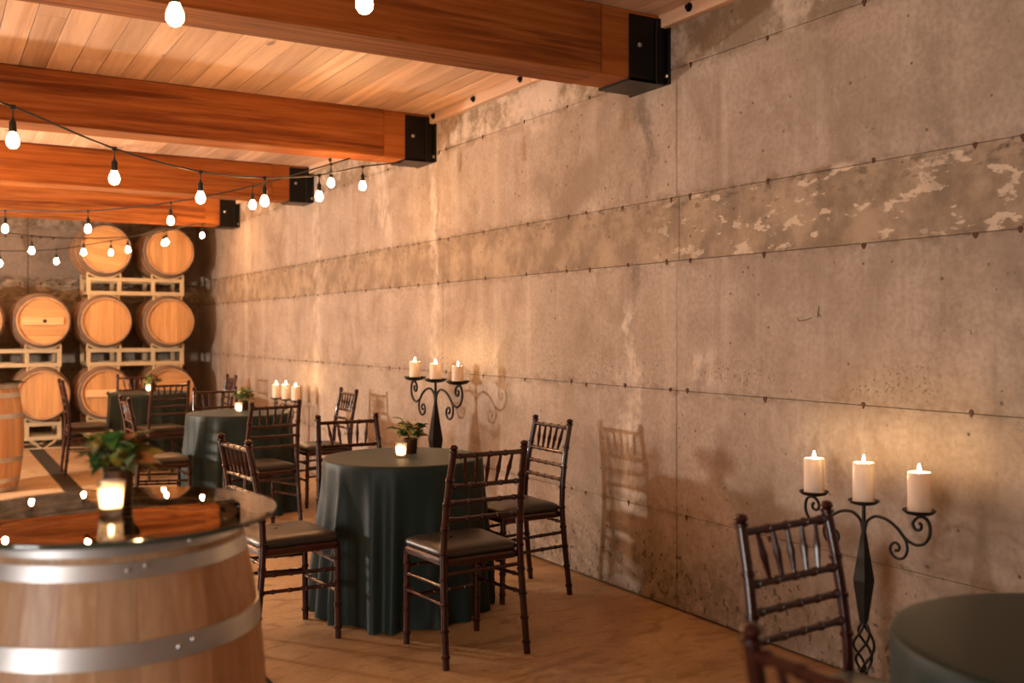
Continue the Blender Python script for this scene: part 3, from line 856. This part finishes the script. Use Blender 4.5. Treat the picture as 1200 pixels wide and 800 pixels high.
def plant(loc, seed, label, big=1.0, spread=1.0, lf=1.05):
    r2 = random.Random(seed)
    p = empty('potted_posy', loc, 0, label, 'plant', 'small potted posies')
    link('pot', pot_me, p)
    st = MB()
    for k in range(9):
        a = r2.uniform(0, 2 * PI); st.tube([(0.012 * math.cos(a), .012 * math.sin(a), .06), (.05 * math.cos(a) * big, .05 * math.sin(a) * big, .11)], .0015, 5)
    st.build('stem', M['leaf2'], p)
    for k in range(66):
        a = 2 * PI * k * .381966; e = .15 + 1.05 * (k / 66); 
        rad = (.06 if k < 36 else .034) * big * spread * r2.uniform(.3, 1.0)
        L = r2.uniform(.028, .052) * big * lf
        z = .076 + .088 * big * math.sin(min(1.3, e)) * r2.uniform(.35, 1.0)
        side = math.cos(a - 3.6)        # greener on one side, autumn tints on the other
        w = [4, 4, 2, 1, 2, 2] if side > .1 else [3, 3, 3, 3, .5, 2]
        me = LM[r2.choices(range(6), w)[0]]
        link('leaf', me, p, (rad * math.cos(a), rad * math.sin(a), z), Euler((r2.uniform(-.6, .6), r2.uniform(-1.1, .3), a + r2.uniform(-.5, .5))), (L, L, L))
    for k in range(5):
        a = r2.uniform(0, 2 * PI); s = .012 * big * r2.uniform(.7, 1.1)
        link('bud', bud_me, p, (.028 * big * math.cos(a), .028 * big * math.sin(a), .10 + r2.uniform(0, .025) * big), Euler((r2.uniform(-.5, .5), r2.uniform(-.5, .5), 0)), (s, s, s * 1.3))
    return p
flame_me = MB().lathe([(0, 0), (.0035, .004), (.0055, .010), (.0050, .016), (.0030, .023), (.0012, .029), (0, .033)], 12).mesh('flame', M['flame'])
wick_me = MB().tube([(0, 0, 0), (0, 0, .006), (.001, 0, .010)], .0009, 6).mesh('wick', M['wick'])
cup_out = [(0, .0), (.021, 0), (.0235, .003), (.030, .074)]
cup_in = [(.0285, .074), (.0225, .010), (0, .009)]
cup_me = MB().lathe(cup_out + cup_in, 32).mesh('cup', M['votive'])
tea_me = MB().lathe([(0, .010), (.0195, .010), (.020, .019), (.0185, .0205), (0, .019)], 24).mesh('wax', M['wax'])
def votive(loc, label):
    v = empty('votive_candle', loc, 0, label, 'candle', 'votive candles in glass cups')
    link('cup', cup_me, v)['label'] = 'small frosted glass cup'
    w = link('wax', tea_me, v); link('wick', wick_me, w, (0, 0, .018)); link('flame', flame_me, w, (0, 0, .022))
    return v
GZ = FL + .012
votive(on_z(130, 602, GZ), 'lit votive candle in glass on the barrel glass top')
plant(on_z(138, 588, GZ), 3, 'small bronze pot of leafy greens on the barrel glass top', 1.15, 1.0, 1.15)
votive(on_z(470, 536, TH), 'lit votive candle on the near green table')
plant(on_z(481, 531, TH), 8, 'small leafy pot on the near green table', 1.15)
votive(on_z(279.5, 482.5, TH), 'lit votive candle on the middle green table')
plant(on_z(286, 480.5, TH), 14, 'small leafy pot on the middle green table', 1.15)
votive(on_z(174, 459, TH), 'lit votive candle on the green table nearest the racks')
plant(on_z(179, 458, TH), 21, 'small leafy pot on the green table nearest the racks', 1.15)

# ================================================================ CANDELABRA
ARM = [(.004, .655), (.012, .690), (.030, .710), (.060, .722), (.107, .7155), (.150, .692), (.182, .663), (.223, .648), (.262, .660), (.284, .695), (.279, .735), (.257, .750), (.232, .745), (.2145, .722), (.226, .702), (.246, .706), (.248, .722), (.240, .726)]
SCR = [(.160, .684), (.184, .655), (.191, .625), (.180, .597), (.155, .585), (.130, .593), (.118, .612), (.126, .634), (.146, .640), (.158, .626), (.150, .612), (.141, .616)]
def candelabrum(loc, s, rz, label, heights, cand_label):
    c = empty('candelabrum', loc, rz, label, 'candelabrum', 'iron candelabra along the wall')
    I = M['iron']
    MB().lathe([(0, 0), (.105 * s, 0), (.108 * s, .006 * s), (.10 * s, .014 * s), (.05 * s, .026 * s), (.018 * s, .05 * s), (.010 * s, .075 * s), (.010 * s, .11 * s), (.016 * s, .125 * s), (.016 * s, .136 * s), (0, .137 * s)], 28).build('base', I, c)
    for q in range(4):
        pts = []
        for i in range(19):
            u = i / 18; a = q * PI / 2 + u * PI * 1.25; r = (.006 + .031 * math.sin(PI * u) ** .9) * s
            pts.append((r * math.cos(a), r * math.sin(a), (.132 + .185 * u) * s))
        MB().tube(pts, .0052 * s, 6).build('twisted_rod', I, c)
    MB().lathe([(.008 * s, .31 * s), (.016 * s, .325 * s), (.0375 * s, .472 * s), (.0375 * s, .478 * s), (.009 * s, .655 * s), (.0075 * s, .70 * s), (.0065 * s, .765 * s)], 4, None, PI / 4).build('stem', I, c, 20)
    for sx in (-1, 1):
        MB().tube(spline([(sx * u * s, 0, z * s) for u, z in ARM], 5), .0058 * s, 8).build('arm', I, c)
        MB().tube(spline([(sx * u * s, 0, z * s) for u, z in SCR], 5), .0052 * s, 8).build('scroll', I, c)
    R = .0565 * s
    dish = MB().lathe([(0, .752 * s), (.02 * s, .754 * s), (R * .8, .760 * s), (R, .770 * s), (R * 1.0, .774 * s), (R * .78, .766 * s), (0, .764 * s)], 32).mesh('dish', I)
    mids = [(-.24 * s, 0), (0, 0), (.24 * s, 0)]
    for k, (u, v) in enumerate(mids):
        link('dish', dish, c, (u, 0, 0))
    Mx = Matrix.Translation(loc) @ Matrix.Rotation(rz, 4, 'Z')
    for k, (u, v) in enumerate(mids):
        r = .0395; h = heights[k]
        cd = empty('pillar_candle', Mx @ Vector((u, 0, .7645 * s)), 0, ('white pillar candle on the outer dish away from the barrel racks, ', 'white pillar candle on the middle dish of ', 'white pillar candle on the outer dish towards the barrel racks, ')[k] + cand_label, 'candle', 'pillar candles on ' + cand_label)
        MB().lathe([(0, 0), (r, 0), (r, h - .004), (r - .003, h), (r - .009, h - .003), (.006, h - .010), (0, h - .010)], 28).build('wax', M['wax'], cd, 50)
        link('wick', wick_me, cd, (0, 0, h - .011)); link('flame', flame_me, cd, (0, 0, h - .005), None, (1.05, 1.05, 1.05))
candelabrum((3.0, 2.53, 0), 1.0, PI / 2, 'small black iron scroll candelabrum by the wall behind the lone chair back', (.142, .148, .138), 'the small near candelabrum')
candelabrum((3.0, 6.15, 0), 1.39, PI / 2, 'tall black iron scroll candelabrum against the wall behind the near table', (.112, .116, .122), 'the tall candelabrum')
candelabrum((3.0, 9.46, 0), .96, PI / 2 + .10, 'black iron candelabrum by the wall between the far tables', (.142, .150, .142), 'the far candelabrum')

# ================================================================ STRING LIGHTS
sock_me = MB().lathe([(0, 0), (.004, 0), (.006, -.012), (.0125, -.018), (.0145, -.024), (.0150, -.058), (.0155, -.064), (0, -.064)], 14).mesh('socket', M['cord'])
bulb_me = MB().lathe([(.0, -.060), (.0125, -.062), (.0135, -.068), (.0205, -.082), (.0245, -.097), (.0225, -.113), (.014, -.124), (0, -.129)], 18).mesh('bulb', M['bulb'])
clip_me = MB().box(-.011, .011, -.006, .006, -.012, .008, .002).mesh('clip', M['cord'])
def extend(pts, n, rise=.05):
    # the string carries on across the room, sagging and rising again
    d = (pts[0] - pts[1]); d.z = 0; d = d.normalized() * .63; out = []
    for k in range(1, n + 1):
        q = pts[0] + d * k; q.z = pts[0].z + rise * k * (k / n)
        if q.x < RX0 + .15 or q.y > RY1 - .15 or q.y < RY0 + .2: break
        out.append(q)
    return list(reversed(out)) + list(pts)
def string_light(label, pts, bulbs, start, end):
    s = empty('string_light', pts[0], 0, label, 'string light', 'strings of warm bulbs under the beams')
    o = Vector(pts[0])
    path = spline(([start] if start else []) + list(pts) + ([end] if end else []), 8)
    MB().tube([p - o for p in path], .0052, 8).build('cord', M['cord'], s)
    for b in bulbs:
        b = Vector(b) - o
        MB().tube([b, b + Vector((0, 0, -.045))], .003, 6).build('drop_wire', M['cord'], s)
        link('clip', clip_me, s, b)
        so = link('socket', sock_me, s, b + Vector((0, 0, -.04)))
        link('bulb', bulb_me, so, (0, 0, .0))
# cord pixel, depth
S1 = [at_t(15, 125, 4.0), at_t(134, 174, 4.596), at_t(235, 201, 5.2), at_t(310, 208, 5.80), at_t(374, 205, 6.40), at_t(425, 195, 7.0)]
string_light('bulb string drooping highest, nearest the second beam, over the middle table', extend(S1, 4, .07), extend(S1, 4, .07)[3:], None, Vector((3.08, 6.80, 2.662)))
S2 = [at_t(6, 247, 7.6), at_t(103, 247, 7.5), at_t(200, 237, 7.38), at_t(296, 218, 7.26), at_t(388, 192, 7.15)]
string_light('bulb string stretching from the second beam towards the upright barrel', extend(S2, 8, .03), extend(S2, 8, .03), None, Vector((2.66, 6.86, 2.664)))
S3 = [at_t(37, 276, 9.0), at_t(98, 279, 9.62), at_t(150, 277, 10.25), at_t(195, 269, 10.9), at_t(237, 262, 11.55)]
string_light('bulb string crossing in front of the barrels to the concrete corner', extend(S3, 7, .04), extend(S3, 7, .04), None, Vector((3.06, 12.1, 2.662)))
S4 = [at_t(0, 294, 11.0), at_t(66, 292, 11.2), at_t(130, 282, 11.4), at_t(192, 271, 11.6)]
string_light('faint far bulb string hanging just before the racked barrels', extend(S4, 8, .03), extend(S4, 8, .03), None, Vector((2.72, 12.08, 2.662)))
b0 = at_t(205, 14, 2.9) + Vector((0, 0, .097 + .03)); b1 = at_t(427, 0, 3.0) + Vector((0, 0, .097 + .03))
d01 = b1 - b0
b2 = b1 + Vector((d01.x, d01.y, .16)); b3 = b2 + Vector((d01.x, d01.y, .13)); bm1 = b0 - Vector((d01.x, d01.y, -.02)); bm2 = bm1 - Vector((d01.x, d01.y, -.06))
string_light('close bulb string, two bulbs showing beneath the nearest dark beam', [bm2, bm1, b0, b1, b2, b3], [b0, b1], bm2 - Vector((d01.x, d01.y, -.1)) * 3, Vector((3.18, 2.1, 2.955)))

# ================================================================ FLOOR LAMP beyond the picture edge (its shadows fall across the wall)
lp = empty('floor_lamp', (KEY_POS[0], KEY_POS[1], 0), 0, 'slim black floor lamp with a white globe', 'lamp')
MB().lathe([(0, 0), (.14, 0), (.14, .012), (.02, .025), (0, .025)], 32).build('base', M['iron'], lp)
MB().lathe([(.011, .02), (.011, KEY_POS[2] - .12), (.03, KEY_POS[2] - .115), (.03, KEY_POS[2] - .10), (0, KEY_POS[2] - .10)], 14).build('pole', M['iron'], lp)
gl = MB().lathe([(0 if i in (0, 16) else .11 * math.sin(PI * i / 16), -.11 * math.cos(PI * i / 16)) for i in range(17)], 28).build('globe', M['globe'], lp, 60, (0, 0, KEY_POS[2]))
